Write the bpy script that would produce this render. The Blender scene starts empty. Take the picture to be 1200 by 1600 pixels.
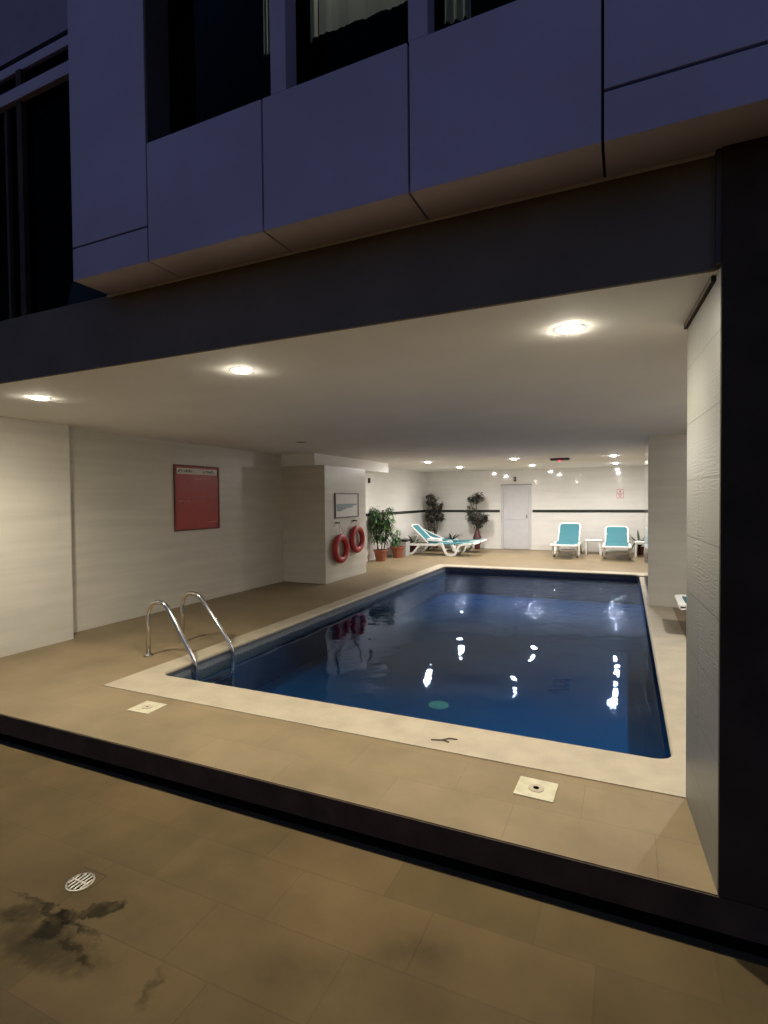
import bpy, bmesh, math, random
from mathutils import Vector, Matrix
random.seed(7)
R = math.radians
sc = bpy.context.scene
COL = sc.collection

# ------------------------------------------------------------------ materials
def newmat(name):
    m = bpy.data.materials.new(name); m.use_nodes = True
    nt = m.node_tree
    b = nt.nodes['Principled BSDF']
    return m, nt, b

def N(nt, t, **kw):
    n = nt.nodes.new(t)
    for k, v in kw.items():
        if k.startswith('i_'):
            n.inputs[k[2:].replace('_', ' ')].default_value = v
        else:
            setattr(n, k, v)
    return n

def ramp(nt, src, stops):
    r = N(nt, 'ShaderNodeValToRGB'); e = r.color_ramp.elements
    while len(e) < len(stops): e.new(0.5)
    for k, (p, c) in enumerate(stops):
        e[k].position = p; e[k].color = (c[0], c[1], c[2], 1) if hasattr(c, '__len__') else (c, c, c, 1)
    nt.links.new(src, r.inputs[0]); return r

def mixc(nt, f, a, b, mode='MIX'):
    m = N(nt, 'ShaderNodeMix', data_type='RGBA', blend_type=mode)
    for inp, v in ((m.inputs[0], f), (m.inputs[6], a), (m.inputs[7], b)):
        if isinstance(v, (int, float)): inp.default_value = v
        elif isinstance(v, tuple): inp.default_value = (v[0], v[1], v[2], 1)
        else: nt.links.new(v, inp)
    return m.outputs[2]

def plain(name, col, rough=.5, metal=0, var=.12, scale=8, bump=0, bscale=60, spec=.3):
    m, nt, b = newmat(name)
    g = N(nt, 'ShaderNodeNewGeometry')
    n = N(nt, 'ShaderNodeTexNoise'); n.inputs['Scale'].default_value = scale; n.inputs['Detail'].default_value = 5
    nt.links.new(g.outputs['Position'], n.inputs['Vector'])
    lo = tuple(c * (1 - var) for c in col); hi = tuple(min(1, c * (1 + var)) for c in col)
    r = ramp(nt, n.outputs['Fac'], [(.3, lo), (.7, hi)])
    nt.links.new(r.outputs[0], b.inputs['Base Color'])
    b.inputs['Roughness'].default_value = rough; b.inputs['Metallic'].default_value = metal
    b.inputs['Specular IOR Level'].default_value = spec
    if bump:
        n2 = N(nt, 'ShaderNodeTexNoise'); n2.inputs['Scale'].default_value = bscale; n2.inputs['Detail'].default_value = 4
        nt.links.new(g.outputs['Position'], n2.inputs['Vector'])
        bp = N(nt, 'ShaderNodeBump'); bp.inputs['Strength'].default_value = bump; bp.inputs['Distance'].default_value = .01
        nt.links.new(n2.outputs['Fac'], bp.inputs['Height']); nt.links.new(bp.outputs[0], b.inputs['Normal'])
    return m

def coords(nt, order):
    """world position with its axes reordered, e.g. 'yz' -> (y, z, 0)"""
    g = N(nt, 'ShaderNodeNewGeometry'); s = N(nt, 'ShaderNodeSeparateXYZ'); c = N(nt, 'ShaderNodeCombineXYZ')
    nt.links.new(g.outputs['Position'], s.inputs[0])
    for k, a in enumerate(order):
        nt.links.new(s.outputs['xyz'.index(a)], c.inputs[k])
    return c.outputs[0], s, g

def tiles(name, order, tw, th, c1, c2, joint, jsize=.003, off=.5, rough=.45, blotch=.25, bscale=2.2,
          shift=(0, 0), streak=None, bump=.15, jointmix=1.0, spec=.5, rough_var=0):
    m, nt, b = newmat(name)
    v, s, g = coords(nt, order)
    mp = N(nt, 'ShaderNodeMapping'); mp.inputs['Location'].default_value = (shift[0], shift[1], 0)
    nt.links.new(v, mp.inputs[0])
    br = N(nt, 'ShaderNodeTexBrick'); br.offset = off; br.squash = 1
    br.inputs['Scale'].default_value = 1; br.inputs['Brick Width'].default_value = tw; br.inputs['Row Height'].default_value = th
    br.inputs['Mortar Size'].default_value = jsize; br.inputs['Mortar Smooth'].default_value = .3
    br.inputs['Color1'].default_value = (*c1, 1); br.inputs['Color2'].default_value = (*c2, 1)
    br.inputs['Mortar'].default_value = (*[c1[k] * (1 - jointmix) + joint[k] * jointmix for k in range(3)], 1)
    nt.links.new(mp.outputs[0], br.inputs['Vector'])
    col = br.outputs['Color']
    n = N(nt, 'ShaderNodeTexNoise'); n.inputs['Scale'].default_value = bscale; n.inputs['Detail'].default_value = 7
    n.inputs['Roughness'].default_value = .6
    nt.links.new(g.outputs['Position'], n.inputs['Vector'])
    rr = ramp(nt, n.outputs['Fac'], [(.25, 1 - blotch), (.75, 1.0)])
    col = mixc(nt, 1.0, col, rr.outputs[0], 'MULTIPLY')
    if streak:
        mp2 = N(nt, 'ShaderNodeMapping'); mp2.inputs['Scale'].default_value = streak[:3]
        nt.links.new(v, mp2.inputs[0])
        n3 = N(nt, 'ShaderNodeTexNoise'); n3.inputs['Scale'].default_value = 1; n3.inputs['Detail'].default_value = 6
        nt.links.new(mp2.outputs[0], n3.inputs['Vector'])
        r3 = ramp(nt, n3.outputs['Fac'], [(.3, 1 - streak[3]), (.7, 1.0)])
        col = mixc(nt, 1.0, col, r3.outputs[0], 'MULTIPLY')
    nt.links.new(col, b.inputs['Base Color'])
    b.inputs['Roughness'].default_value = rough
    b.inputs['Specular IOR Level'].default_value = spec
    if rough_var:
        rv = N(nt, 'ShaderNodeMapRange'); rv.inputs['To Min'].default_value = rough - rough_var; rv.inputs['To Max'].default_value = rough + rough_var
        nt.links.new(n.outputs['Fac'], rv.inputs['Value']); nt.links.new(rv.outputs[0], b.inputs['Roughness'])
    bp = N(nt, 'ShaderNodeBump', invert=True); bp.inputs['Strength'].default_value = bump; bp.inputs['Distance'].default_value = .004
    nt.links.new(br.outputs['Fac'], bp.inputs['Height']); nt.links.new(bp.outputs[0], b.inputs['Normal'])
    m['_col'] = 1
    return m, nt, b, col, n, g

M = {}
M['deck'] = tiles('deck_tile', 'xy', .66, .33, (.275, .208, .122), (.25, .19, .11), (.19, .14, .085), jsize=.0025, rough=.5, spec=.2,
                  blotch=.35, shift=(.2, .17), jointmix=.7, rough_var=.1)[0]
M['coping'] = plain('coping_stone', (.405, .35, .258), .5, var=.1, scale=5, bump=.25, bscale=90)
M['wall'] = tiles('left_wall_tile', 'yz', .9, .3, (.62, .585, .51), (.61, .575, .50), (.5, .46, .4), jsize=.002, rough=.3,
                  blotch=.06, streak=(.7, 9, 1, .14), jointmix=.25)[0]
M['wallx'] = tiles('pillar_front_tile', 'xz', .9, .3, (.62, .585, .51), (.61, .575, .50), (.5, .46, .4), jsize=.002, rough=.3,
                   blotch=.06, streak=(.7, 9, 1, .14), jointmix=.25)[0]
M['farwally'] = tiles('far_wall_tile_side', 'yz', .6, .3, (.74, .71, .665), (.73, .70, .655), (.55, .53, .5), jsize=.002, rough=.07,
                      blotch=.05, streak=(.8, 8, 1, .06), jointmix=.3)[0]
M['farwallx'] = tiles('far_wall_tile_back', 'xz', .6, .3, (.74, .71, .665), (.73, .70, .655), (.55, .53, .5), jsize=.002, rough=.07,
                      blotch=.05, streak=(.8, 8, 1, .08), jointmix=.3)[0]
M['ceiling'] = plain('ceiling_paint', (.86, .84, .81), .85, var=.03, scale=1.5, bump=.12, bscale=120)
M['dark_beam'] = plain('dark_cladding', (.175, .148, .112), .8, var=.15, scale=2, bump=.1, spec=.1)
M['black_panel'] = plain('black_panel', (.060, .045, .030), .8, var=.2, scale=4, bump=.1, spec=.05)
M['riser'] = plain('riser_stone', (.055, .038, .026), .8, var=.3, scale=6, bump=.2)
M['gap'] = plain('gap_black', (.004, .004, .004), .95, spec=.0)
M['cladding'] = plain('grey_cladding', (.50, .44, .53), .7, var=.08, scale=1.6, bump=.1, bscale=300)
M['white_plastic'] = plain('white_plastic', (.80, .79, .75), .35, var=.03)
M['white_trim'] = plain('white_trim', (.75, .73, .70), .4, var=.03)
M['steel'] = plain('brushed_steel', (.62, .60, .56), .18, metal=1, var=.06, scale=30)
M['steel_dull'] = plain('dull_steel', (.30, .28, .25), .45, metal=1, var=.25, scale=60)
M['door'] = plain('door_paint', (.52, .51, .52), .4, var=.03)
M['band'] = plain('dark_band_tile', (.035, .038, .032), .2, var=.4, scale=20)
M['red_ring'] = plain('red_buoy', (.38, .034, .036), .38, var=.15, scale=5)
M['red_board'] = plain('red_board', (.38, .05, .05), .25, var=.08, scale=6)
M['red_frame'] = plain('dark_red_frame', (.14, .03, .03), .35)
M['header'] = plain('header_grey', (.62, .60, .56), .3)
M['ink'] = plain('ink_dark', (.10, .09, .085), .6)
M['ink_pale'] = plain('ink_pale', (.60, .26, .24), .6)
M['paper'] = plain('paper', (.66, .65, .62), .35, var=.02)
M['chart_blue'] = plain('chart_blue', (.24, .31, .36), .4, var=.1, scale=15)
M['thin_frame'] = plain('thin_dark_frame', (.10, .09, .09), .4)
M['sign_red'] = plain('sign_red', (.5, .06, .07), .4)
M['cord'] = plain('cord', (.6, .58, .53), .7)
M['terracotta'] = plain('terracotta', (.27, .085, .05), .65, var=.18, scale=12, bump=.2)
M['soil'] = plain('soil', (.04, .028, .02), .9, var=.5, scale=60, bump=.5)
M['vase'] = plain('maroon_vase', (.07, .018, .02), .45, var=.3)
M['leaf_dark'] = plain('leaf_dark', (.030, .055, .032), .4, var=.6, scale=14)
M['leaf_green'] = plain('leaf_green', (.10, .20, .06), .4, var=.6, scale=9)
M['leaf_brown'] = plain('leaf_brown', (.12, .095, .085), .5, var=.7, scale=11)
M['stem'] = plain('stem', (.06, .045, .03), .7, var=.4, scale=30)
M['bin_grey'] = plain('bin_grey', (.36, .35, .33), .45, var=.08)
M['lid_black'] = plain('lid_black', (.015, .015, .017), .35)
M['towel'] = plain('towel', (.80, .80, .80), .9, var=.04, scale=30, bump=.5, bscale=200)
M['device'] = plain('device_dark', (.05, .04, .04), .4)
M['patch'] = plain('patch_stone', (.50, .46, .33), .6, var=.12, scale=18, bump=.2)
M['twig'] = plain('twig', (.09, .06, .04), .8)
M['reflection_cloth'] = plain('reflection_cloth_grey', (.50, .50, .42), .9, var=.1, scale=6)  # cloth that stands in for grey reflections in the upper windows
M['wing'] = plain('wing_cladding', (.32, .28, .36), .8, var=.05)
M['grey_trim'] = plain('grey_trim', (.085, .075, .068), .7)

# teal woven fabric
m, nt, b = newmat('teal_sling')
v, s, g = coords(nt, 'xyz')
wv = N(nt, 'ShaderNodeTexWave'); wv.inputs['Scale'].default_value = 60; wv.inputs['Distortion'].default_value = 1
nt.links.new(g.outputs['Position'], wv.inputs['Vector'])
rr = ramp(nt, wv.outputs['Fac'], [(0, (.024, .135, .165)), (1, (.04, .17, .20))])
nt.links.new(rr.outputs[0], b.inputs['Base Color']); b.inputs['Roughness'].default_value = .7
M['teal'] = m

# relief tile of the entrance column: courses of tile with wavy ribs
m, nt, b, col, n, g = tiles('wavy_relief_tile', 'yz', 5, .288, (.150, .148, .137), (.142, .140, .128), (.06, .058, .052), jsize=.004, off=0,
                            rough=.42, blotch=.1, shift=(2.1, -1.395 + .288 * 9), bump=.3, jointmix=.7)
v2, s2, g2 = coords(nt, 'yz')
mp = N(nt, 'ShaderNodeMapping'); mp.inputs['Scale'].default_value = (1, 3.0, 1)
nt.links.new(v2, mp.inputs[0])
wv = N(nt, 'ShaderNodeTexWave', wave_type='BANDS', bands_direction='Y', wave_profile='SIN')
wv.inputs['Scale'].default_value = 6.0; wv.inputs['Distortion'].default_value = 7.0
wv.inputs['Detail'].default_value = 1.0; wv.inputs['Detail Scale'].default_value = 1.6
nt.links.new(mp.outputs[0], wv.inputs['Vector'])
nm = N(nt, 'ShaderNodeTexNoise'); nm.inputs['Scale'].default_value = 3
nt.links.new(g2.outputs['Position'], nm.inputs['Vector'])
rmk = ramp(nt, nm.outputs['Fac'], [(.42, .12), (.62, 1.0)])
mul = N(nt, 'ShaderNodeMath', operation='MULTIPLY')
nt.links.new(wv.outputs['Fac'], mul.inputs[0]); nt.links.new(rmk.outputs[0], mul.inputs[1])
old = b.inputs['Normal'].links[0].from_node
bp = N(nt, 'ShaderNodeBump'); bp.inputs['Strength'].default_value = .17; bp.inputs['Distance'].default_value = .004
nt.links.new(mul.outputs[0], bp.inputs['Height']); nt.links.new(old.outputs[0], bp.inputs['Normal'])
nt.links.new(bp.outputs[0], b.inputs['Normal'])
M['column'] = m

# outer paving: bigger worn tiles, with the dark damp stain by the drain and painted light falloff nearer the camera
m, nt, b, col, n, g = tiles('paving_tile', 'xy', .66, .33, (.160, .110, .052), (.132, .094, .044), (.06, .042, .024), jsize=.004,
                            off=.36, rough=.8, spec=.08, blotch=.48, bscale=1.6, shift=(.1, -.19 + .66 * 4), jointmix=.3, bump=.1, rough_var=.08)
nd = N(nt, 'ShaderNodeTexNoise'); nd.inputs['Scale'].default_value = 13; nd.inputs['Detail'].default_value = 7; nd.inputs['Roughness'].default_value = .62
nt.links.new(g.outputs['Position'], nd.inputs['Vector'])
sub = N(nt, 'ShaderNodeVectorMath', operation='SUBTRACT'); sub.inputs[1].default_value = (.5, .5, .5)
nt.links.new(nd.outputs['Color'], sub.inputs[0])
scl = N(nt, 'ShaderNodeVectorMath', operation='SCALE'); scl.inputs['Scale'].default_value = .15
nt.links.new(sub.outputs[0], scl.inputs[0])
add = N(nt, 'ShaderNodeVectorMath', operation='ADD')
nt.links.new(g.outputs['Position'], add.inputs[0]); nt.links.new(scl.outputs[0], add.inputs[1])
npz = N(nt, 'ShaderNodeTexNoise'); npz.inputs['Scale'].default_value = 17; npz.inputs['Detail'].default_value = 6
nt.links.new(g.outputs['Position'], npz.inputs['Vector'])
patchy = ramp(nt, npz.outputs['Fac'], [(.34, .6), (.54, 1.0)])
def blob(cx, cy, rx, ry, rot, soft, amount):
    global col
    mpp = N(nt, 'ShaderNodeMapping', vector_type='TEXTURE')
    mpp.inputs['Location'].default_value = (cx, cy, -.2); mpp.inputs['Rotation'].default_value = (0, 0, R(rot))
    mpp.inputs['Scale'].default_value = (rx, ry, 1)
    nt.links.new(add.outputs[0], mpp.inputs[0])
    ln = N(nt, 'ShaderNodeVectorMath', operation='LENGTH'); nt.links.new(mpp.outputs[0], ln.inputs[0])
    r_ = ramp(nt, ln.outputs['Value'], [(1 - soft, amount), (1.0, 0)])
    dark = mixc(nt, 1.0, col, (.20, .22, .20), 'MULTIPLY')
    mm = N(nt, 'ShaderNodeMath', operation='MULTIPLY'); nt.links.new(r_.outputs[0], mm.inputs[0]); nt.links.new(patchy.outputs[0], mm.inputs[1])
    col = mixc(nt, mm.outputs[0], col, dark)
blob(-2.11, 1.60, .105, .05, 35, .22, .95)
blob(-2.26, 1.50, .36, .022, -3, .5, .85)
blob(-2.22, 1.495, .075, .05, 30, .3, 1.0)
blob(-2.20, 1.42, .065, .10, -15, .45, .9)
blob(-2.42, 1.43, .14, .065, 20, .5, .75)
blob(-2.0, 1.40, .15, .03, -12, .5, .75)
blob(-2.12, 1.37, .36, .11, 4, .5, .6)
blob(-2.0, 1.62, .36, .12, 0, .9, .25)
blob(-1.60, 1.42, .025, .14, 18, .8, .5)
blob(-1.1, 1.7, .3, .12, 18, .9, .3)
blob(-1.5, 1.0, 1.3, .32, 5, .9, .45)  # light falloff towards the camera, painted into the paving colour
blob(-.1, 1.55, .5, .25, 20, .9, .4)  # painted falloff continued on the right side
blob(-.75, 1.95, .25, .07, 30, .9, .3)
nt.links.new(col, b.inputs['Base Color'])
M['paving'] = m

# pool mosaic
def mosaic(name, order, c1, c2, joint):
    return tiles(name, order, .026, .026, c1, c2, joint, jsize=.0022, off=0, rough=.2, blotch=.15, bscale=3)[0]
M['mosaic_y'] = mosaic('pool_mosaic_long', 'yz', (.05, .15, .36), (.04, .12, .30), (.07, .14, .27))
M['mosaic_x'] = mosaic('pool_mosaic_end', 'xz', (.05, .15, .36), (.04, .12, .30), (.07, .14, .27))
M['mosaic_f'] = plain('pool_floor_mosaic', (.030, .11, .24), .4, var=.10, scale=1.2)
M['band_y'] = mosaic('waterline_mosaic_long', 'yz', (.20, .225, .26), (.14, .165, .20), (.30, .31, .31))
M['band_x'] = mosaic('waterline_mosaic_end', 'xz', (.05, .06, .10), (.035, .045, .08), (.12, .13, .15))
M['grate_pool'] = plain('pale_green_cover', (.32, .50, .38), .5)

# water: tinted clear sheet with Fresnel reflection and ripples
m = bpy.data.materials.new('pool_water'); m.use_nodes = True; nt = m.node_tree
nt.nodes.clear()
out = N(nt, 'ShaderNodeOutputMaterial'); mix = N(nt, 'ShaderNodeMixShader')
tr = N(nt, 'ShaderNodeBsdfTransparent'); tr.inputs[0].default_value = (.90, .97, 1, 1)
gl = N(nt, 'ShaderNodeBsdfGlossy'); gl.inputs['Roughness'].default_value = .02; gl.inputs[0].default_value = (.54, .67, .95, 1)
fr = N(nt, 'ShaderNodeFresnel'); fr.inputs['IOR'].default_value = 1.34
g = N(nt, 'ShaderNodeNewGeometry'); sp = N(nt, 'ShaderNodeSeparateXYZ'); nt.links.new(g.outputs['Position'], sp.inputs[0])
n1 = N(nt, 'ShaderNodeTexNoise'); n1.inputs['Scale'].default_value = 1.7; n1.inputs['Detail'].default_value = 2
n1.inputs['Roughness'].default_value = .45
n2 = N(nt, 'ShaderNodeTexNoise'); n2.inputs['Scale'].default_value = 9.0; n2.inputs['Detail'].default_value = 3; n2.inputs['Distortion'].default_value = .5
mpw = N(nt, 'ShaderNodeMapping'); mpw.inputs['Scale'].default_value = (.7, 1.5, 1)
nt.links.new(g.outputs['Position'], mpw.inputs[0])
nt.links.new(g.outputs['Position'], n1.inputs['Vector']); nt.links.new(mpw.outputs[0], n2.inputs['Vector'])
# livelier ripples towards the far end, where the inlet stirs the water
far = N(nt, 'ShaderNodeMapRange', interpolation_type='SMOOTHSTEP'); far.inputs['From Min'].default_value = 7.0; far.inputs['From Max'].default_value = 9.6
far.inputs['To Min'].default_value = .035; far.inputs['To Max'].default_value = 1.0
nt.links.new(sp.outputs['Y'], far.inputs['Value'])
mu = N(nt, 'ShaderNodeMath', operation='MULTIPLY'); nt.links.new(n2.outputs['Fac'], mu.inputs[0]); nt.links.new(far.outputs[0], mu.inputs[1])
b1 = N(nt, 'ShaderNodeBump'); b1.inputs['Strength'].default_value = 1; b1.inputs['Distance'].default_value = .012
nt.links.new(n1.outputs['Fac'], b1.inputs['Height'])
b2 = N(nt, 'ShaderNodeBump'); b2.inputs['Strength'].default_value = 1; b2.inputs['Distance'].default_value = .017
nt.links.new(mu.outputs[0], b2.inputs['Height']); nt.links.new(b1.outputs[0], b2.inputs['Normal'])
nt.links.new(b2.outputs[0], gl.inputs['Normal']); nt.links.new(b2.outputs[0], fr.inputs['Normal'])
nt.links.new(fr.outputs[0], mix.inputs[0]); nt.links.new(tr.outputs[0], mix.inputs[1]); nt.links.new(gl.outputs[0], mix.inputs[2])
nt.links.new(mix.outputs[0], out.inputs[0])
va = N(nt, 'ShaderNodeVolumeAbsorption'); va.inputs['Color'].default_value = (.05, .62, .86, 1); va.inputs['Density'].default_value = .8
nt.links.new(va.outputs[0], out.inputs['Volume'])
M['water'] = m

# window glass: clear with Fresnel reflection
m = bpy.data.materials.new('window_glass'); m.use_nodes = True; nt = m.node_tree; nt.nodes.clear()
out = N(nt, 'ShaderNodeOutputMaterial'); mix = N(nt, 'ShaderNodeMixShader')
tr = N(nt, 'ShaderNodeBsdfTransparent'); tr.inputs[0].default_value = (.85, .88, .84, 1)
gl = N(nt, 'ShaderNodeBsdfGlossy'); gl.inputs['Roughness'].default_value = .02; gl.inputs[0].default_value = (.12, .11, .11, 1)
fr = N(nt, 'ShaderNodeFresnel'); fr.inputs['IOR'].default_value = 1.2
nt.links.new(fr.outputs[0], mix.inputs[0]); nt.links.new(tr.outputs[0], mix.inputs[1]); nt.links.new(gl.outputs[0], mix.inputs[2])
nt.links.new(mix.outputs[0], out.inputs[0])
M['glass'] = m

def emis(name, col, s):
    m = bpy.data.materials.new(name); m.use_nodes = True; nt = m.node_tree; nt.nodes.clear()
    o = N(nt, 'ShaderNodeOutputMaterial'); e = N(nt, 'ShaderNodeEmission')
    e.inputs[0].default_value = (*col, 1); e.inputs[1].default_value = s
    nt.links.new(e.outputs[0], o.inputs[0]); return m
M['bulb_warm'] = emis('bulb_warm', (1.0, .92, .74), 540)
M['bulb_white'] = emis('bulb_white', (1.0, .97, .94), 700)
M['bulb_off'] = plain('bulb_unlit', (.35, .33, .30), .15)
M['led_red'] = emis('red_led', (1.0, .06, .10), 1.3)

# ------------------------------------------------------------------ mesh helpers
def obj(name, bm, mat, parent=None, smooth=False, bevel=0, loc=None):
    me = bpy.data.meshes.new(name); bm.normal_update()
    bm.to_mesh(me); bm.free()
    if isinstance(mat, (list, tuple)):
        for x in mat: me.materials.append(x)
    else: me.materials.append(mat)
    o = bpy.data.objects.new(name, me); COL.objects.link(o)
    if parent is not None: o.parent = parent
    if loc is not None: o.location = loc
    if smooth:
        for p in me.polygons: p.use_smooth = True
    if bevel:
        md = o.modifiers.new('bevel', 'BEVEL'); md.width = bevel; md.segments = 2; md.limit_method = 'ANGLE'
    return o

def tag(o, label, cat, group=None, kind=None):
    if label: o['label'] = label
    if cat: o['category'] = cat
    if group: o['group'] = group
    if kind: o['kind'] = kind
    return o

def thing(name, loc, label, cat, group=None, rz=0):
    o = bpy.data.objects.new(name, None); COL.objects.link(o)
    o.location = loc; o.rotation_euler = (0, 0, rz); o.empty_display_size = .1
    return tag(o, label, cat, group)

def struct(name, bm, mat, **k):
    o = obj(name, bm, mat, **k); o['kind'] = 'structure'; return o

def B(*boxes):
    bm = bmesh.new()
    for b_ in boxes: box(bm, *b_)
    return bm

def box(bm, x0, x1, y0, y1, z0, z1, mi=0):
    vs = [bm.verts.new((x, y, z)) for x in (x0, x1) for y in (y0, y1) for z in (z0, z1)]
    for f in ((0, 1, 3, 2), (4, 6, 7, 5), (0, 4, 5, 1), (2, 3, 7, 6), (0, 2, 6, 4), (1, 5, 7, 3)):
        fc = bm.faces.new([vs[i] for i in f]); fc.material_index = mi
    return vs

def prism(bm, pts, z0, z1):
    a = [bm.verts.new((x, y, z0)) for x, y in pts]; c = [bm.verts.new((x, y, z1)) for x, y in pts]
    n = len(pts)
    bm.faces.new(a[::-1]); bm.faces.new(c)
    for i in range(n): bm.faces.new((a[i], a[(i + 1) % n], c[(i + 1) % n], c[i]))

def tube(bm, pts, r, seg=8, cap=True, radii=None):
    pts = [Vector(p) for p in pts]; rings = []
    up = None
    for i, p in enumerate(pts):
        d = (pts[min(i + 1, len(pts) - 1)] - pts[max(i - 1, 0)]).normalized()
        if up is None:
            up = Vector((0, 0, 1)) if abs(d.z) < .9 else Vector((0, 1, 0))
        u = d.cross(up)
        if u.length < 1e-4: u = d.orthogonal()
        u.normalize(); w = u.cross(d).normalized(); up = w
        rr_ = radii[i] if radii else r
        rings.append([bm.verts.new(p + u * math.cos(t) * rr_ + w * math.sin(t) * rr_) for t in [2 * math.pi * k / seg for k in range(seg)]])
    for a, c in zip(rings, rings[1:]):
        for k in range(seg): bm.faces.new((a[k], a[(k + 1) % seg], c[(k + 1) % seg], c[k]))
    if cap:
        bm.faces.new(rings[0][::-1]); bm.faces.new(rings[-1])

def smoothpath(pts, n=6):
    """Catmull-Rom through the points"""
    P = [Vector(p) for p in pts]; P = [P[0] * 2 - P[1]] + P + [P[-1] * 2 - P[-2]]
    o = []
    for i in range(1, len(P) - 2):
        for k in range(n):
            t = k / n
            o.append(.5 * ((2 * P[i]) + (P[i + 1] - P[i - 1]) * t + (2 * P[i - 1] - 5 * P[i] + 4 * P[i + 1] - P[i + 2]) * t * t
                           + (-P[i - 1] + 3 * P[i] - 3 * P[i + 1] + P[i + 2]) * t ** 3))
    o.append(P[-2]); return o

def filleted(pts, r, n=5):
    """polyline with rounded corners"""
    P = [Vector(p) for p in pts]; o = [P[0]]
    for i in range(1, len(P) - 1):
        a, c = (P[i - 1] - P[i]), (P[i + 1] - P[i])
        rr_ = min(r, a.length * .48, c.length * .48)
        A = P[i] + a.normalized() * rr_; Cc = P[i] + c.normalized() * rr_
        for k in range(n + 1):
            t = k / n; o.append((1 - t) ** 2 * A + 2 * t * (1 - t) * P[i] + t * t * Cc)
    o.append(P[-1]); return o

def lathe(bm, prof, seg=24, cx=0, cy=0):
    rings = [[bm.verts.new((cx + r_ * math.cos(2 * math.pi * k / seg), cy + r_ * math.sin(2 * math.pi * k / seg), z)) for k in range(seg)] for r_, z in prof]
    for a, c in zip(rings, rings[1:]):
        for k in range(seg): bm.faces.new((a[k], a[(k + 1) % seg], c[(k + 1) % seg], c[k]))
    bm.faces.new(rings[0][::-1]); bm.faces.new(rings[-1])

def rrect(x0, x1, y0, y1, r, n=7):
    o = []
    for cx, cy, a0 in ((x1 - r, y1 - r, 0), (x0 + r, y1 - r, 90), (x0 + r, y0 + r, 180), (x1 - r, y0 + r, 270)):
        for k in range(n + 1):
            a = R(a0 + 90 * k / n); o.append((cx + r * math.cos(a), cy + r * math.sin(a)))
    return o

# ------------------------------------------------------------------ ground, deck, pool
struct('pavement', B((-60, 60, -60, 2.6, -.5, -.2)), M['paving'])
# deck: one sheet with the pool opening left out, its front edge a step above the paving
PX0, PX1, PY0, PY1 = -3.93, .262, 3.635, 12.2
CX0, CX1, CY0, CY1 = -4.15, .62, 3.205, 12.48
bm = bmesh.new()
for a in ((-9, 3, 2.47, CY0), (-9, CX0, CY0, CY1), (CX1, 3, CY0, CY1), (-9, 3, CY1, 18)):
    box(bm, a[0], a[1], a[2], a[3], -.05, 0)
struct('pool_deck', bm, M['deck'])
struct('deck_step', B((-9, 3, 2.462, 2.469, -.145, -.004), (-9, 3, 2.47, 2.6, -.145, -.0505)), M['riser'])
struct('step_shade_strip', B((-9, 3, 2.466, 2.7, -.25, -.1455)), M['gap'])  # flush black strip, paints in the shade at the foot of the step

pool = thing('swimming_pool', (-1.8, 7.9, 0), 'rectangular blue mosaic swimming pool with pale stone coping sunk into the beige deck', 'swimming pool')
PO = Vector((-1.8, 7.9, 0))
def local(bm, o):
    bmesh.ops.translate(bm, verts=bm.verts, vec=-Vector(o)); return bm
# coping with rounded nosing
bm = bmesh.new()
def loop(bm, pts, z): return [bm.verts.new((x, y, z)) for x, y in pts]
def off(d, z, n=7): return loop(bm, rrect(PX0 - d, PX1 + d, PY0 - d, PY1 + d, .11 + d, n), z)
outer = [bm.verts.new((x, y, .006)) for x, y in ((CX1, CY1), (CX0, CY1), (CX0, CY0), (CX1, CY0))]
lo = [bm.verts.new((v.co.x, v.co.y, -.06)) for v in outer]
L = [off(.03, .006), off(.016, .004), off(.005, -.004), off(0, -.016), off(.003, -.030), off(.03, -.036)]
for i in range(4): bm.faces.new((outer[i], lo[i], lo[(i + 1) % 4], outer[(i + 1) % 4]))
for a, c in zip(L, L[1:]):
    for k in range(len(a)): bm.faces.new((a[k], c[k], c[(k + 1) % len(a)], a[(k + 1) % len(a)]))
nq = 8
for q in range(4):
    arc = L[0][q * nq:(q + 1) * nq]
    for k in range(nq - 1): bm.faces.new((outer[q], arc[k + 1], arc[k]))
    nx = L[0][((q + 1) * nq) % len(L[0])]
    bm.faces.new((outer[q], outer[(q + 1) % 4], nx, arc[-1]))
bmesh.ops.recalc_face_normals(bm, faces=bm.faces)
obj('coping', local(bm, PO), M['coping'], pool)
# waterline band and basin walls
def ringwall(d, z0, z1, mats):
    bm = bmesh.new()
    pts = rrect(PX0 - d, PX1 + d, PY0 - d, PY1 + d, .11 + d, 7)
    a, c = loop(bm, pts, z0), loop(bm, pts, z1)
    for k in range(len(pts)):
        j = (k + 1) % len(pts)
        f = bm.faces.new((a[k], c[k], c[j], a[j]))
        f.material_index = 0 if abs(pts[k][0] - pts[j][0]) < abs(pts[k][1] - pts[j][1]) else 1
    return local(bm, PO)
obj('waterline_band', ringwall(.03, -.22, -.034, 0), [M['band_y'], M['band_x']], pool)
obj('basin_wall', ringwall(.03, -.70, -.22, 0), [M['mosaic_y'], M['mosaic_x']], pool)
obj('basin_floor', local(B((PX0 - .1, PX1 + .1, PY0 - .1, PY1 + .1, -.75, -.62)), PO), M['mosaic_f'], pool)
bm = bmesh.new(); lathe(bm, [(.11, -.62), (.11, -.612), (.095, -.606)], 24, -1.83 - PO.x, 5.44 - PO.y)
obj('floor_drain_cover', bm, M['grate_pool'], pool)
# water sheet
bm = bmesh.new()
pts = rrect(PX0 - .034, PX1 + .034, PY0 - .034, PY1 + .034, .144, 7)
prism(bm, pts, -.68, -.125)
struct('water', bm, M['water'])

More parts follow.
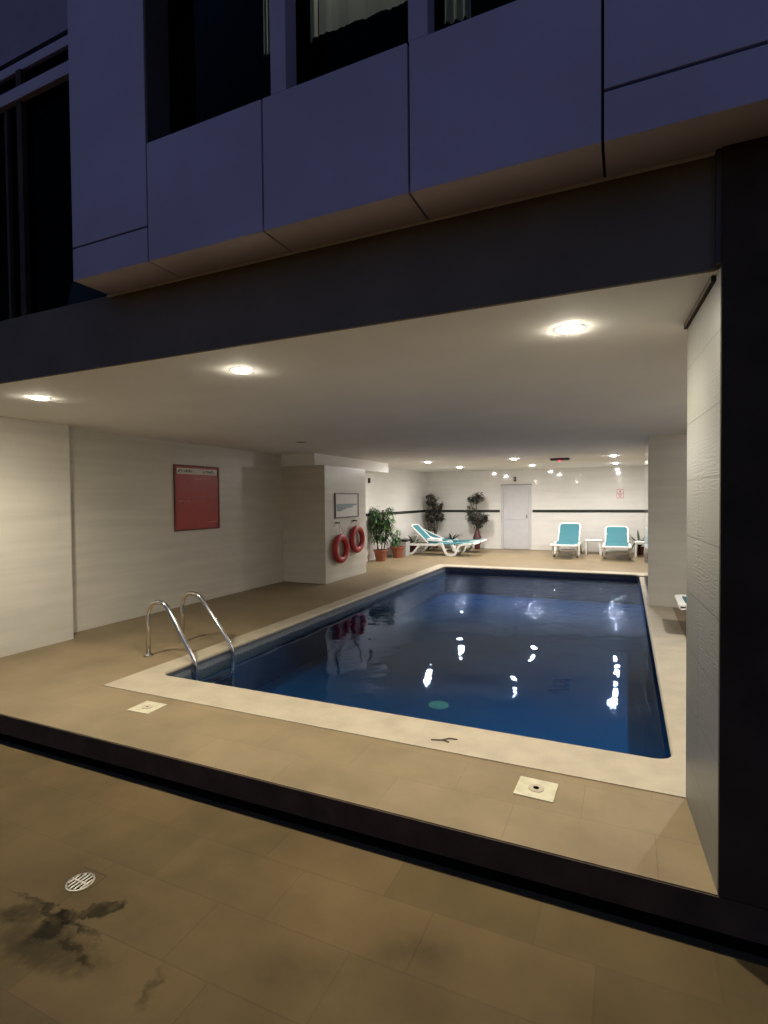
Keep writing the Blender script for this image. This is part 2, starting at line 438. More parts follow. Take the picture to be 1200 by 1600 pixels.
# ladder
lad = thing('pool_ladder', (-4.2, 4.3, 0), 'polished steel pool ladder with two arched handrails at the near left corner of the pool', 'pool ladder')
LO = Vector((-4.2, 4.3, 0))
for y, fx in ((4.03, -4.52), (4.58, -4.60)):
    pts = filleted([(fx, y, 0), (fx, y, .45), (fx + .07, y, .565), (fx + .25, y, .565), (-3.905, y, .02)], .11, 6)[:-1] + [Vector(q) for q in ((-3.912, y, .035), (-3.893, y, -.005), (-3.885, y, -.05), (-3.885, y, -.60))]
    bm = bmesh.new(); tube(bm, [Vector(p) - LO for p in pts], .023, 12)
    o = obj('handrail', bm, M['steel'], lad, smooth=True)
    bm = bmesh.new(); lathe(bm, [(.05, 0.001), (.05, .008), (.03, .022), (.022, .024)], 20, fx - LO.x, y - LO.y)
    obj('base_flange', bm, M['steel_dull'], lad, smooth=False)
for z in (-.28, -.50):
    obj('tread', local(B((-3.94, -3.86, 4.05, 4.56, z, z + .03)), LO), M['steel'], lad, bevel=.006)

# deck access plates
def access_plate(cx, cy, rz, hole, label):
    t = thing('access_plate', (cx, cy, 0), label, 'access cover', 'square access covers in the deck', rz)
    obj('cover', B((-.105, .105, -.1, .1, -.01, .006)), M['patch'], t, bevel=.002)
    bm = bmesh.new(); lathe(bm, [(.042, .004), (.042, .009), (.03, .0092)], 20)
    obj('ring', bm, M['coping'], t)
    bm = bmesh.new(); lathe(bm, [(hole, .006), (hole, .0105), (hole * .6, .0106)], 16)
    obj('hole', bm, M['gap'], t)
access_plate(-.445, 2.985, R(-2), .016, 'pale square cover with a dark round hole set in the deck nearest the tiled column')
access_plate(-3.385, 2.995, R(2), .007, 'pale square cover with a tiny screw hole set in the deck below the pool ladder')
# floor drain
t = thing('floor_drain', (-2.352, 1.675, -.2), 'round slotted steel floor drain in a small square of paving beside the dark damp stain', 'floor drain')
bm = bmesh.new(); lathe(bm, [(.063, .0006), (.063, .004), (.056, .0055), (.055, .002)], 28); obj('rim', bm, M['steel_dull'], t)
bm = bmesh.new(); lathe(bm, [(.054, .0022), (.054, .0028), (.02, .003)], 28); obj('well', bm, M['gap'], t)
bm = bmesh.new()
for k in range(-2, 3):
    x = k * .021; h = math.sqrt(max(0, .053 ** 2 - x * x))
    box(bm, x - .0048, x + .0048, -h, h, .003, .0062)
box(bm, -.053, .053, -.004, .004, .003, .0066); 
obj('grate', bm, M['steel_dull'], t)
obj('square_surround', B((-.078, .078, -.078, .078, -.01, .0005)), M['paving'], t)
obj('dark_joint', B((-.079, .079, .078, .0815, -.01, .0009)), M['soil'], t)
obj('dark_joint', B((.078, .0805, -.03, .078, -.01, .0008)), M['soil'], t)
# twig on coping
bm = bmesh.new(); tube(bm, [(-1.17, 3.315, .010), (-1.09, 3.335, .014), (-1.05, 3.325, .010)], .004, 5)
tube(bm, [(-1.10, 3.333, .013), (-1.06, 3.37, .016), (-1.01, 3.385, .010)], .0045, 5)
tag(obj('twig', bm, M['twig']), 'small dark twig lying on the near pool coping', 'twig')
# hose end at far right corner
bm = bmesh.new(); tube(bm, smoothpath([(.24, 11.8, -.10), (.25, 11.8, .01), (.30, 11.82, .02), (.40, 11.86, .016), (.55, 11.8, .016)]), .009, 6)
tag(obj('hose', bm, M['device']), 'thin black hose running over the pool edge by the right pillar', 'hose')

# ------------------------------------------------------------------ walls, ceiling, pillars
struct('ceiling', B((-7, 3.2, 2.512, 18, 2.5, 2.62)), M['ceiling'])
w = obj('tiled_wall', B((-6.9, -5.9, 2.5, 4.19, -.05, 2.515)), M['wall'], bevel=.004)
tag(w, 'beige tiled wall projecting at the far left of the opening', 'wall')
w = obj('tiled_wall', B((-6.9, -6.17, 4.19, 8.8, -.05, 2.514)), M['wall'])
tag(w, 'long beige tiled wall behind the pool ladder that carries the red notice board', 'wall')
w = obj('tiled_wall', B((-6.9, -6.1, 10.55, 17, -.05, 2.513))   , M['farwally'])
w2 = obj('dado_band', B((-6.101, -6.088, 10.56, 16.995, 1.165, 1.245)), M['band'], w)
tag(w, 'bright white glossy tiled side wall behind the potted plants at the far left end', 'wall')
back = thing('back_wall', (0, 17, 0), 'bright white tiled end wall with a dark band and a grey door', 'wall')
obj('wall_face', B((-6.9, 3.2, 0, .3, -.05, 2.512)), M['farwallx'], back)
obj('dado_band', B((-6.088, -3.63, -.013, .002, 1.16, 1.24), (-2.62, 2.2, -.013, .002, 1.16, 1.24)), M['band'], back)
dr = obj('door', B((-3.51, -2.73, -.025, .01, 0.01, 1.955)), M['door'], back, bevel=.004)
obj('door_frame', B((-3.575, -3.515, -.04, .005, 0, 2.0), (-2.725, -2.665, -.04, .005, 0, 2.0), (-3.575, -2.665, -.041, .004, 1.96, 2.015)), M['door'], back, bevel=.004)
obj('door_rail', B((-3.51, -2.73, -.036, -.024, .93, .975), (-3.51, -3.43, -.034, -.0245, .02, 1.95), (-2.81, -2.73, -.034, -.0245, .02, 1.95), (-3.43, -2.81, -.034, -.0245, 1.87, 1.95)), M['door'], dr, bevel=.003)
obj('door_handle', B((-2.80, -2.775, -.07, -.036, .99, 1.09)), M['steel_dull'], dr)
obj('lintel_shadow_strip', B((-3.6, -2.64, -.045, .003, 2.016, 2.035)), M['thin_frame'], back)
w = obj('alcove_wall', B((2.2, 2.6, 3.2, 17, -.05, 2.513)), M['wall'])
tag(w, 'tiled side wall of the alcove behind the entrance column, hidden from view', 'wall')
w = obj('alcove_wall', B((.345, 3.2, 3.22, 3.3, -.05, 2.511)), M['wallx']); tag(w, 'back face of the entrance column block, turned to the alcove', 'wall')

pl = thing('tiled_pillar', (-5.7, 9.7, 0), 'broad beige tiled pillar with the chart and lifebuoys, left of the pool', 'pillar', 'tiled pillars beside the pool')
po = Vector((-5.7, 9.7, 0))
bm = local(B((-6.17, -5.2, 8.8, 10.55, -.05, 2.27)), po)
bm.normal_update()
for f in bm.faces: f.material_index = 1 if abs(f.normal.y) > .5 else 0
obj('shaft', bm, [M['wall'], M['wallx']], pl, bevel=.004)
obj('bulkhead', local(B((-6.175, -5.41, 8.79, 12.29, 2.272, 2.504)), po), M['ceiling'], pl)
pr_ = thing('tiled_pillar', (1.2, 9.6, 0), 'grey tiled pillar standing right of the pool with a lit left edge', 'pillar', 'tiled pillars beside the pool')
po = Vector((1.2, 9.6, 0))
bm = local(B((.305, 2.2, 8.75, 10.45, -.05, 2.504)), po); bm.normal_update()
for f in bm.faces: f.material_index = 1 if abs(f.normal.y) > .5 else 0
obj('shaft', bm, [M['farwally'], M['wallx']], pr_, bevel=.004)

col_ = thing('entrance_column', (.6, 2.8, 0), 'near column faced with wavy pale relief tiles, black on its street side', 'column')
po = Vector((.6, 2.8, 0))
bm = bmesh.new(); prism(bm, [(.34, 2.475), (.9, 2.475), (.9, 3.22), (.295, 3.22)], -.02, 2.508)
obj('tile_facing', local(bm, po), M['column'], col_)
obj('black_panel', local(B((.341, 6, 2.455, 2.474, .004, 2.96)), po), M['black_panel'], col_)
obj('edge_trim', local(B((.3225, .3405, 2.462, 2.6, 2.51, 2.948)), po), M['grey_trim'], col_)
bm = bmesh.new(); prism(bm, [(.318, 2.56), (.341, 2.56), (.300, 3.219), (.278, 3.219)], 2.474, 2.4985); obj('top_trim', local(bm, po), M['riser'], col_)

# ------------------------------------------------------------------ upper building
fac = thing('upper_facade', (-1.5, 2.4, 2.95), 'grey panelled bay of the building overhanging the pool opening, with dark windows', 'building')
FO = Vector((-1.5, 2.4, 2.95))
def F(name, mat, *bs, parent=None, bevel=.0, dx=0): return obj(name, local(B(*bs), FO), mat, parent or fac, bevel=bevel)
F('fascia_beam', M['dark_beam'], (-12, .322, 2.49, 2.511, 2.497, 2.952))
yb = 2.489
g_ = .005
ZT = 5.3
for a in ((-3.07, -2.445 - g_, 2.95, 3.14), (-3.07, -2.445 - g_, 3.15, 7.5), (-2.445 + g_, -1.655 - g_, 2.95, 3.602),
          (-1.655 + g_, -.87 - g_, 2.95, 3.602), (-.87 + g_, -.08 - g_, 2.95, 3.602), (-.08 + g_, 1.6, 2.95, 3.135), (-.08 + g_, 1.6, 3.147, 7.5),
          (1.61, 6, 2.95, 7.5)):
    F('cladding_panel', M['cladding'], (a[0], a[1], 2.23, yb, a[2], a[3]), bevel=.003)
F('cladding_header', M['cladding'], (-2.44, -.085, 2.23, yb, ZT, 7.5), bevel=.003)
F('joint_backing', M['gap'], (-3.06, 6, 2.30, 2.485, 2.965, 3.55), (-.085, 6, 2.27, 2.48, 3.0, 7.4), (-3.06, -2.45, 2.27, 2.48, 3.0, 7.4))
for x in (-1.555, -.825):
    F('window_mullion', M['cladding'], (x - .045, x + .045, 2.232, 2.33, 3.603, ZT), bevel=.003)
F('soffit_edge_strip', M['white_trim'], (-3.085, .318, 2.474, 2.488, 2.940, 2.949))
F('window_jamb', M['grey_trim'], (-2.448, -2.436, 2.235, 2.44, 3.604, ZT))
F('window_sill', M['gap'], (-2.43, -.09, 2.27, 2.47, 3.585, 3.606))
for x0, x1 in ((-2.435, -1.56), (-1.55, -.83), (-.82, -.085)):
    wn = F('window', M['gap'], (x0, x1, 2.40, 2.45, 3.606, 3.75), (x0, x0 + .05, 2.40, 2.45, 3.75, ZT), (x1 - .05, x1, 2.40, 2.45, 3.75, ZT))
    F('pane', M['glass'], (x0 + .05, x1 - .05, 2.42, 2.425, 3.75, ZT), parent=wn)
def reflection_drape(pts_bot, z0s, z1, amp, seed):
    """gathered cloth behind the glass, added in place of grey reflections; bottom edge heights z0s"""
    rnd = random.Random(seed); bm = bmesh.new(); n_ = 36
    bot, top = [], []
    (xa, xb), (za, zb) = pts_bot, z0s
    for k in range(n_ + 1):
        t_ = k / n_; x = xa + (xb - xa) * t_
        y = 2.80 + amp * math.sin(t_ * 23 + seed) + rnd.uniform(-.3, .3) * amp
        bot.append(bm.verts.new((x, y, za + (zb - za) * t_ + rnd.uniform(-.006, .006)))); top.append(bm.verts.new((x, y, z1)))
    for k in range(n_): bm.faces.new((bot[k], bot[k + 1], top[k + 1], top[k]))
    return local(bm, FO)
obj('reflection_cloth', reflection_drape((-2.06, -1.97), (4.37, 4.36), ZT + .3, .012, 1), M['reflection_cloth'], fac)  # pale cloth pieces added where the glass would show grey reflections
obj('reflection_cloth', reflection_drape((-1.98, -1.66), (4.36, 4.34), ZT + .3, .02, 2), M['reflection_cloth'], fac)
obj('reflection_sheet', reflection_drape((-1.655, -1.05), (4.35, 4.33), ZT + .3, .004, 3), M['reflection_cloth'], fac)
obj('reflection_cloth', reflection_drape((-.92, -.74), (4.14, 4.12), ZT + .3, .012, 4), M['reflection_cloth'], fac)
F('dark_room', M['gap'], (-3.0, .3, 3.3, 3.35, 2.9, 7), (-3.05, -3.0, 2.5, 3.3, 2.9, 7), (.3, .35, 2.5, 3.3, 2.9, 7), (-3, .3, 2.5, 3.3, 6.2, 6.25), (-3.05, .35, 2.55, 3.35, 2.7, 2.75))
ld = bpy.data.lights.new('added_window_fill', 'POINT'); ld.energy = 14; ld.color = (1, .98, .86); ld.shadow_soft_size = .15  # added fill light, brightens the cloth behind the upper windows
lo_ = bpy.data.objects.new('added_window_fill', ld); COL.objects.link(lo_); lo_.parent = fac; lo_.location = Vector((-1.2, 2.56, 5.4)) - FO
F('upper_storeys', M['cladding'], (-12, 6, 2.6, 8, 7.55, 11), (-12, 6, 2.23, 2.6, 7.51, 11))
# recessed wing left of the bay
k_ = 2.75 / 2.6
def wz(z): return 1.6 + (z - 1.6) * k_
F('wing_wall', M['wing'], (-12, -3.0, 2.75, 2.95, wz(4.93), 7.5))
F('wing_back', M['gap'], (-12, -3.0, 2.80, 2.86, 2.7, wz(4.93)))
F('wing_sill', M['dark_beam'], (-12, -3.0, 2.512, 2.8, 2.945, 2.965))
wf = F('wing_window_frame', M['cladding'], (-12, -3.0, 2.70, 2.745, wz(4.57), wz(4.66)), (-12, -3.0, 2.73, 2.76, wz(4.80), wz(4.87)), bevel=.004)
F('stile', M['riser'], (-4.36, -4.30, 2.72, 2.76, 3.0, wz(4.57)), (-4.36, -4.30, 2.72, 2.76, wz(4.66), wz(4.80)), (-4.53, -4.50, 2.73, 2.76, 3.0, wz(4.57)), parent=wf)
F('pane', M['glass'], (-12, -3.05, 2.765, 2.77, 3.0, wz(4.57)), (-12, -3.05, 2.765, 2.77, wz(4.66), wz(4.80)), parent=wf)

# ------------------------------------------------------------------ downlights
def downlight(x, y, kind, label):
    t = thing('downlight', (x, y, 2.5), label, 'ceiling light', 'round downlights in the ceiling')
    bm = bmesh.new(); lathe(bm, [(.082, .002), (.081, -.0014), (.066, -.0022), (.063, .001)], 32)
    obj('trim', bm, M['white_trim'] if kind != 'off' else M['steel_dull'], t, smooth=False)
    bm = bmesh.new()
    if kind == 'off': lathe(bm, [(.07, .001), (.066, -.003), (.03, -.008), (.01, -.009)], 24)
    else: lathe(bm, [(.058, -.002), (.054, -.006), (.038, -.009), (.02, -.010)], 20)
    obj('bulb', bm, M['bulb_off'] if kind == 'off' else M[kind], t, smooth=True)
    if kind != 'off':
        ld = bpy.data.lights.new('downlight_beam', 'SPOT'); ld.spot_size = R(158); ld.spot_blend = 1.0; ld.shadow_soft_size = .035
        ld.energy = 84 if kind == 'bulb_warm' else 90; ld.color = (1.0, .91, .72) if kind == 'bulb_warm' else (1.0, .96, .91)
        lo_ = bpy.data.objects.new('downlight_beam', ld); COL.objects.link(lo_); lo_.parent = t; lo_.location = (0, 0, -.055)
    return t
downlight(-4.59, 3.0, 'bulb_warm', 'lit warm downlight in the front row, leftmost, above the projecting left wall')
downlight(-2.42, 2.99, 'bulb_warm', 'lit warm downlight in the front row, the middle one of three')
downlight(-.27, 3.03, 'bulb_warm', 'lit warm downlight in the front row, nearest the tiled column')
downlight(-4.58, 7.05, 'off', 'unlit downlight with a metal ring, before the pillar with the lifebuoys')
downlight(-4.37, 12.31, 'bulb_white', 'lit downlight over the far pool edge, first of its row from the left')
downlight(-2.32, 12.37, 'bulb_white', 'lit downlight over the far pool edge, in line with the grey door')
downlight(-.24, 12.59, 'bulb_white', 'lit downlight over the far pool edge, nearest the right pillar')
downlight(-4.30, 14.79, 'bulb_white', 'lit downlight near the end wall, above the two side-on sun loungers')
downlight(-2.32, 15.06, 'bulb_white', 'lit downlight near the end wall, just right of the door')
downlight(1.25, 5.9, 'bulb_white', 'lit downlight hidden in the alcove behind the tiled column')
downlight(-.23, 15.32, 'bulb_white', 'lit downlight near the end wall, above the red and white sign')
t = thing('ceiling_cover', (-4.55, 5.64, 2.5), 'faint round blank cover on the ceiling above the red notice board', 'ceiling cover')
bm = bmesh.new(); lathe(bm, [(.085, .002), (.085, -.006), (.075, -.009)], 28); obj('plate', bm, M['ceiling'], t)
t = thing('ceiling_sensor_unit', (-1.35, 12.74, 2.5), 'flat dark box with a glowing red light hanging on the ceiling', 'ceiling unit')
obj('housing', B((-.21, .21, -.11, .11, -.05, .002)), M['device'], t, bevel=.02)
obj('red_lamp', B((-.035, .035, -.125, -.06, -.075, -.05)), M['led_red'], t, bevel=.008)

# ------------------------------------------------------------------ wall-hung things
def hung(name, loc, label, cat, group=None): return thing(name, loc, label, cat, group)
# red notice board on left wall (faces +x)
t = hung('notice_board', (-6.168, 6.5, 1.655), 'large dark red notice board with a pale header strip on the left wall', 'notice board')
obj('panel', B((-.001, .016, -.47, .47, -.49, .49)), M['red_board'], t)
obj('frame', B((0, .024, -.485, -.455, -.505, .505), (0, .024, .455, .485, -.505, .505), (0, .0235, -.456, .456, -.505, -.48), (0, .0235, -.456, .456, .48, .505)), M['red_frame'], t, bevel=.003)
obj('header_strip', B((.016, .019, -.43, .43, .365, .455)), M['header'], t)
rnd = random.Random(3)
def scribble(y0, y1, z, h, wl=(.018, .03), gap=.008, words=None):
    """rows of small upright strokes too small to read, as in the photo"""
    bs = []; y = y0
    while y < y1 - .01:
        w_ = min(rnd.uniform(*wl), y1 - y); s_ = h * rnd.choice((1, 1, .8))
        bs.append((.0188, .0205, y, y + w_ * .35, z, z + s_)); bs.append((.0188, .0203, y + w_ * .35, y + w_, z + s_ * rnd.choice((0, .4, .8)), z + s_ * rnd.choice((.25, .6, 1.0)) + h * .05 + .004))
        y += w_ + gap
    return bs
for ya, yb_ in ((-.41, -.09), (.12, .39)):
    obj('header_word', B(*[b_ for b_ in scribble(ya, yb_, .39, .042) if b_[5] > b_[4] + .001]), M['ink'], t)
for z, y0, y1 in ((.29, -.06, .30), (-.06, -.40, .14), (-.40, .20, .44)):
    rows = [(b_[0] - .003, b_[1] - .003, b_[2], b_[3], b_[4], b_[5]) for b_ in scribble(y0, y1, z, .016, (.012, .02), .006) if b_[5] > b_[4] + .0005]
    obj('text_line', B(*rows), M['ink_pale'], t)
# depth chart on pillar side (faces +x)
t = hung('pool_chart', (-5.199, 9.67, 1.488), 'white framed chart showing a blue grey pool section, above the lifebuoys', 'framed chart')
obj('sheet', B((0, .012, -.48, .48, -.235, .235)), M['paper'], t)
obj('frame', B((0, .022, -.5, -.475, -.25, .25), (0, .022, .475, .5, -.25, .25), (0, .0215, -.476, .476, .228, .25), (0, .0215, -.476, .476, -.25, -.228)), M['thin_frame'], t)
pts = [(-.44, .03), (-.44, -.11), (-.28, -.115), (-.15, -.085), (.02, -.05), (.22, -.045), (.27, -.005), (.42, 0), (.43, .035)]
bm = bmesh.new(); a = [bm.verts.new((.0125, y, z)) for y, z in pts]; c = [bm.verts.new((.0145, y, z)) for y, z in pts]
bm.faces.new(c)
for i in range(len(pts)): bm.faces.new((a[i], a[(i + 1) % len(pts)], c[(i + 1) % len(pts)], c[i]))
obj('pool_section', bm, M['chart_blue'], t)
# lifebuoys
def lifebuoy(y, z, hook_y, hook_z, label):
    t = hung('lifebuoy', (-5.2, y, z), label, 'lifebuoy', 'lifebuoys on the left pillar')
    bm = bmesh.new(); n1_, n2_ = 40, 14; Rr, rr_ = .228, .064
    vs = [[bm.verts.new((.07 + rr_ * .85 * math.sin(b2_), (Rr + rr_ * math.cos(b2_)) * math.cos(a_) * 1.05, (Rr + rr_ * math.cos(b2_)) * math.sin(a_))) for b2_ in [2 * math.pi * q / n2_ for q in range(n2_)]] for a_ in [2 * math.pi * p / n1_ for p in range(n1_)]]
    for p in range(n1_):
        for q in range(n2_): bm.faces.new((vs[p][q], vs[(p + 1) % n1_][q], vs[(p + 1) % n1_][(q + 1) % n2_], vs[p][(q + 1) % n2_]))
    bmesh.ops.recalc_face_normals(bm, faces=bm.faces)
    o = obj('ring', bm, M['red_ring'], t, smooth=True)
    dy, dz = hook_y - y, hook_z - z
    obj('hook', B((0, .07, dy - .045, dy + .045, dz - .012, dz + .016)), M['thin_frame'], t, bevel=.004)
    bm = bmesh.new(); tube(bm, [(.06, dy - .02, dz), (.07, -.02, .265)], .006, 5); tube(bm, [(.06, dy + .02, dz), (.09, .12, .24)], .006, 5)
    obj('hanging_cord', bm, M['cord'], t)
lifebuoy(9.29, .635, 9.23, 1.15, 'red lifebuoy hanging lower on the pillar, nearer the front, on a long cord')
lifebuoy(9.99, .775, 9.97, 1.165, 'red lifebuoy hanging higher on the pillar, at its far edge under the chart')
# back wall sign
t = hung('pool_rules_sign', (-.135, 16.998, 1.705), 'small white sign with red outline and two stacked boxes on the end wall', 'sign')
obj('plate', B((-.09, .09, -.008, 0, -.13, .13)), M['paper'], t)
obj('red_outline', B((-.09, .09, -.0125, -.008, .118, .13), (-.09, .09, -.0125, -.008, -.13, -.118), (-.09, -.08, -.0124, -.008, -.118, .118), (.08, .09, -.0124, -.008, -.118, .118), (-.08, .08, -.0122, -.008, .014, .026)), M['sign_red'], t)
obj('red_symbol', B((-.012, .012, -.011, -.008, .075, .10), (-.028, .028, -.011, -.008, .045, .068), (-.055, .055, -.011, -.008, -.018, -.004), (-.05, .05, -.011, -.008, -.045, -.033), (-.022, -.006, -.011, -.008, -.10, -.06), (.006, .022, -.011, -.008, -.10, -.06)), M['sign_red'], t)
t = hung('wall_sensor', (-3.15, 16.998, 2.2), 'small dark rectangular sensor on the end wall above the door', 'sensor')
obj('case', B((-.04, .04, -.05, 0, -.07, .07)), M['device'], t, bevel=.008); obj('lens', B((-.02, .02, -.056, -.05, -.03, .03)), M['bulb_off'], t)
t = hung('wall_switch', (-6.099, 12.57, 2.1), 'small dark red button box high on the white side wall', 'wall button')
obj('case', B((0, .035, -.05, .05, -.065, .065)), M['vase'], t, bevel=.01); obj('cap', B((.035, .045, -.02, .02, -.03, .03)), M['device'], t)

# ------------------------------------------------------------------ sun loungers
def side_rail(y):
    """white moulded side frame seen from the side: rail, sloping head leg, U-shaped foot leg"""
    bm = bmesh.new()
    def strip(pts, w_, th):
        P = filleted([(p[0], 0, p[1]) for p in pts], .07, 4); rings = []
        for i, p in enumerate(P):
            d = (P[min(i + 1, len(P) - 1)] - P[max(i - 1, 0)]).normalized(); nrm = Vector((-d.z, 0, d.x))
            rings.append([bm.verts.new((p + nrm * (s1 * th / 2)) + Vector((0, y + s2_ * w_ / 2, 0))) for s1, s2_ in ((1, 1), (1, -1), (-1, -1), (-1, 1))])
        for a, c in zip(rings, rings[1:]):
            for k in range(4): bm.faces.new((a[k], a[(k + 1) % 4], c[(k + 1) % 4], c[k]))
        bm.faces.new(rings[0][::-1]); bm.faces.new(rings[-1])
    strip([(0, .30), (.86, .305), (.96, .345), (1.02, .33), (1.16, .035), (1.40, .035), (1.52, .30), (1.62, .335), (1.86, .36), (1.93, .35)], .05, .062)
    strip([(-.04, .035), (.14, .035), (.34, .275)], .048, .062)
    bmesh.ops.recalc_face_normals(bm, faces=bm.faces)
    return bm
def make_lounger(label, bh, group='white framed sun loungers with teal slings', bl=.72):
    """x runs from head (0) to foot (1.93); bh = height of the raised back's top"""
    t = thing('sun_lounger', (0, 0, 0), label, 'sun lounger', group)
    for y in (-.31, .31): obj('side_frame', side_rail(y), M['white_plastic'], t, bevel=.012)
    obj('cross_bar', B((.02, .07, -.31, .31, .275, .32)), M['white_plastic'], t, bevel=.01)
    obj('cross_bar', B((1.86, 1.95, -.335, .335, .325, .375)), M['white_plastic'], t, bevel=.015)
    obj('cross_bar', B((1.1, 1.15, -.29, .29, .16, .2)), M['white_plastic'], t, bevel=.01)
    # seat sling
    bm = bmesh.new(); n_ = 12
    prof = [(.60 + 1.26 * k / n_, .375 - .035 * math.sin(math.pi * min(1, k / (n_ * .8)))) for k in range(n_ + 1)]
    def sheet(prof, hw, th):
        a = []
        for x, z in prof: a.append([bm.verts.new((x, s1 * hw, z + dz)) for s1, dz in ((-1, 0), (1, 0), (1, -th), (-1, -th))])
        for p, q in zip(a, a[1:]):
            for k in range(4): bm.faces.new((p[k], p[(k + 1) % 4], q[(k + 1) % 4], q[k]))
        bm.faces.new(a[0][::-1]); bm.faces.new(a[-1])
        bmesh.ops.recalc_face_normals(bm, faces=bm.faces)
    sheet(prof, .285, .022); obj('seat_sling', bm, M['teal'], t)
    # back: from hinge (.60,.36) up to the top
    dz = bh - .36; dx = math.sqrt(max(.01, bl * bl - dz * dz)); hx, hz = .60, .36; tx, tz = hx - dx, bh
    nx, nz = dz / bl, dx / bl
    bm = bmesh.new(); sheet([(hx + (tx - hx) * k / 8 - .012 * math.sin(math.pi * k / 8) * -nx, hz + (tz - hz) * k / 8 - .02 * math.sin(math.pi * k / 8)) for k in range(9)], .270, .02)
    obj('back_sling', bm, M['teal'], t)
    # white back frame, rounded top
    def P(u, y): return (hx + (tx - hx) * u, y, hz + (tz - hz) * u - .012)
    loopp = filleted([P(0, -.285), P(1.0, -.285), P(1.0, .285), P(0, .285)], .11, 6)
    bm = bmesh.new(); tube(bm, loopp, .021, 8); obj('back_frame', bm, M['white_plastic'], t, smooth=True)
    # props from back to frame
    for y in (-.25, .25):
        bm = bmesh.new(); tube(bm, [P(.55, y), (hx - dx - .02 + .12, y, .31)], .014, 6)
        obj('prop', bm, M['white_plastic'], t, smooth=True)
    return t
def copy_thing(src, label):
    c = src.copy(); COL.objects.link(c); c['label'] = label
    for ch in list(src.children):
        d = ch.copy(); COL.objects.link(d); d.parent = c
    return c
l1 = make_lounger('teal and white sun lounger side-on with a folded white towel, nearer of the left pair', .86)
l1.location = (-5.72, 14.66, 0)
l2 = make_lounger(bl=.80, label='teal sun lounger side-on behind the one with the towel, its back half raised', bh=.66)
l2.location = (-5.74, 15.70, 0); l2.rotation_euler.z = R(-2)
l3 = make_lounger('teal sun lounger facing the pool beside the door, tallest upright back', .86)
l3.location = (-1.47, 16.56, 0); l3.rotation_euler.z = R(-90)
l4 = make_lounger('teal sun lounger facing the pool with its back lower, between two small white tables', .78)
l4.location = (-.22, 16.48, 0); l4.rotation_euler.z = R(-89)
l5 = copy_thing(l2, 'sun lounger whose white foot end pokes out from behind the tiled column')
l5.location = (2.50, 7.2, 0); l5.rotation_euler.z = R(180)
# towel
bm = bmesh.new()
for k in range(3): box(bm, -.2 + .004 * k, .2 - .006 * k, -.13, .13, .027 * k, .027 * k + .026)
tag(obj('folded_towel', bm, M['towel'], bevel=.012, loc=(-4.98, 14.55, .40)), 'white folded towel lying on the seat of the nearer side-on lounger', 'towel')

# side tables
def side_table(label):
    t = thing('side_table', (0, 0, 0), label, 'side table', 'small white side tables')
    obj('tabletop', B((-.22, .22, -.22, .22, .38, .41)), M['white_plastic'], t, bevel=.012)
    for y in (-.2, .18): obj('apron', B((-.2, .2, y, y + .02, .34, .381)), M['white_plastic'], t)
    for sx in (-1, 1):
        for sy in (-1, 1):
            bm = bmesh.new(); tube(bm, [(sx * .175, sy * .175, .38), (sx * .195, sy * .195, 0)], .026, 4)
            obj('leg', bm, M['white_plastic'], t)
    return t
s1 = side_table('small white square side table standing between the two teal loungers facing the pool'); s1.location = (-.82, 16.25, 0)
s2 = copy_thing(s1, 'small white square side table half hidden behind the right pillar, below the strap-leaved plant'); s2.location = (.45, 15.95, 0)

# ------------------------------------------------------------------ plants
def leaf(bm, base, d, length, width, droop, segs=4, mi=0, fold=.25):
    d = Vector(d).normalized(); side = d.cross(Vector((0, 0, 1)))
    if side.length < .05: side = Vector((1, 0, 0))
    side.normalize(); p = Vector(base); prev = None
    for k in range(segs + 1):
        t_ = k / segs; w_ = width * (math.sin(math.pi * min(1, t_ * .9 + .12)) ** .8) * .5 if k < segs else .001
        up = Vector((0, 0, 1)) * (w_ * fold)
        row = [bm.verts.new(p - side * w_ + up), bm.verts.new(p), bm.verts.new(p + side * w_ + up)]
        if prev:
            for q in range(2):
                f = bm.faces.new((prev[q], prev[q + 1], row[q + 1], row[q])); f.material_index = mi
        prev = row
        d = (d + Vector((0, 0, -droop / segs))).normalized(); p = p + d * (length / segs)

def pot(name, t, r0, r1, h, mat):
    bm = bmesh.new(); lathe(bm, [(r0, 0), (r1 * .97, h * .86), (r1 * 1.08, h * .86), (r1 * 1.1, h), (r1 * .98, h), (r1 * .95, h * .9)], 28)
    return obj(name, bm, mat, t, smooth=False)
def soil(t, r, z):
    bm = bmesh.new(); lathe(bm, [(r, z - .01), (r, z)], 20); return obj('soil', bm, M['soil'], t)

# tall cane plant in terracotta pot
rnd = random.Random(11)
t = thing('potted_plant', (-5.80, 12.62, 0), 'tall bushy green cane plant in a terracotta pot beside the lifebuoy pillar', 'potted plant', 'terracotta pots with plants')
pot('pot', t, .12, .175, .30, M['terracotta']); soil(t, .16, .275)
stems = bmesh.new(); lv = bmesh.new()
canes = []
for k in range(8):
    a_ = rnd.uniform(0, 6.28); r_ = rnd.uniform(.02, .1); lean = rnd.uniform(.03, .19); h_ = rnd.uniform(.8, 1.3)
    p0 = Vector((r_ * math.cos(a_), r_ * math.sin(a_), .27)); p1 = p0 + Vector((lean * math.cos(a_) * .7, lean * math.sin(a_) * .6, h_ * .55)); p2 = p1 + Vector((lean * math.cos(a_) * .5, lean * math.sin(a_) * .4, h_ * .42))
    path = smoothpath([p0, p1, p2], 6); tube(stems, path, .009, 5, radii=[.011 - .006 * q / len(path) for q in range(len(path))])
    canes.append(path)
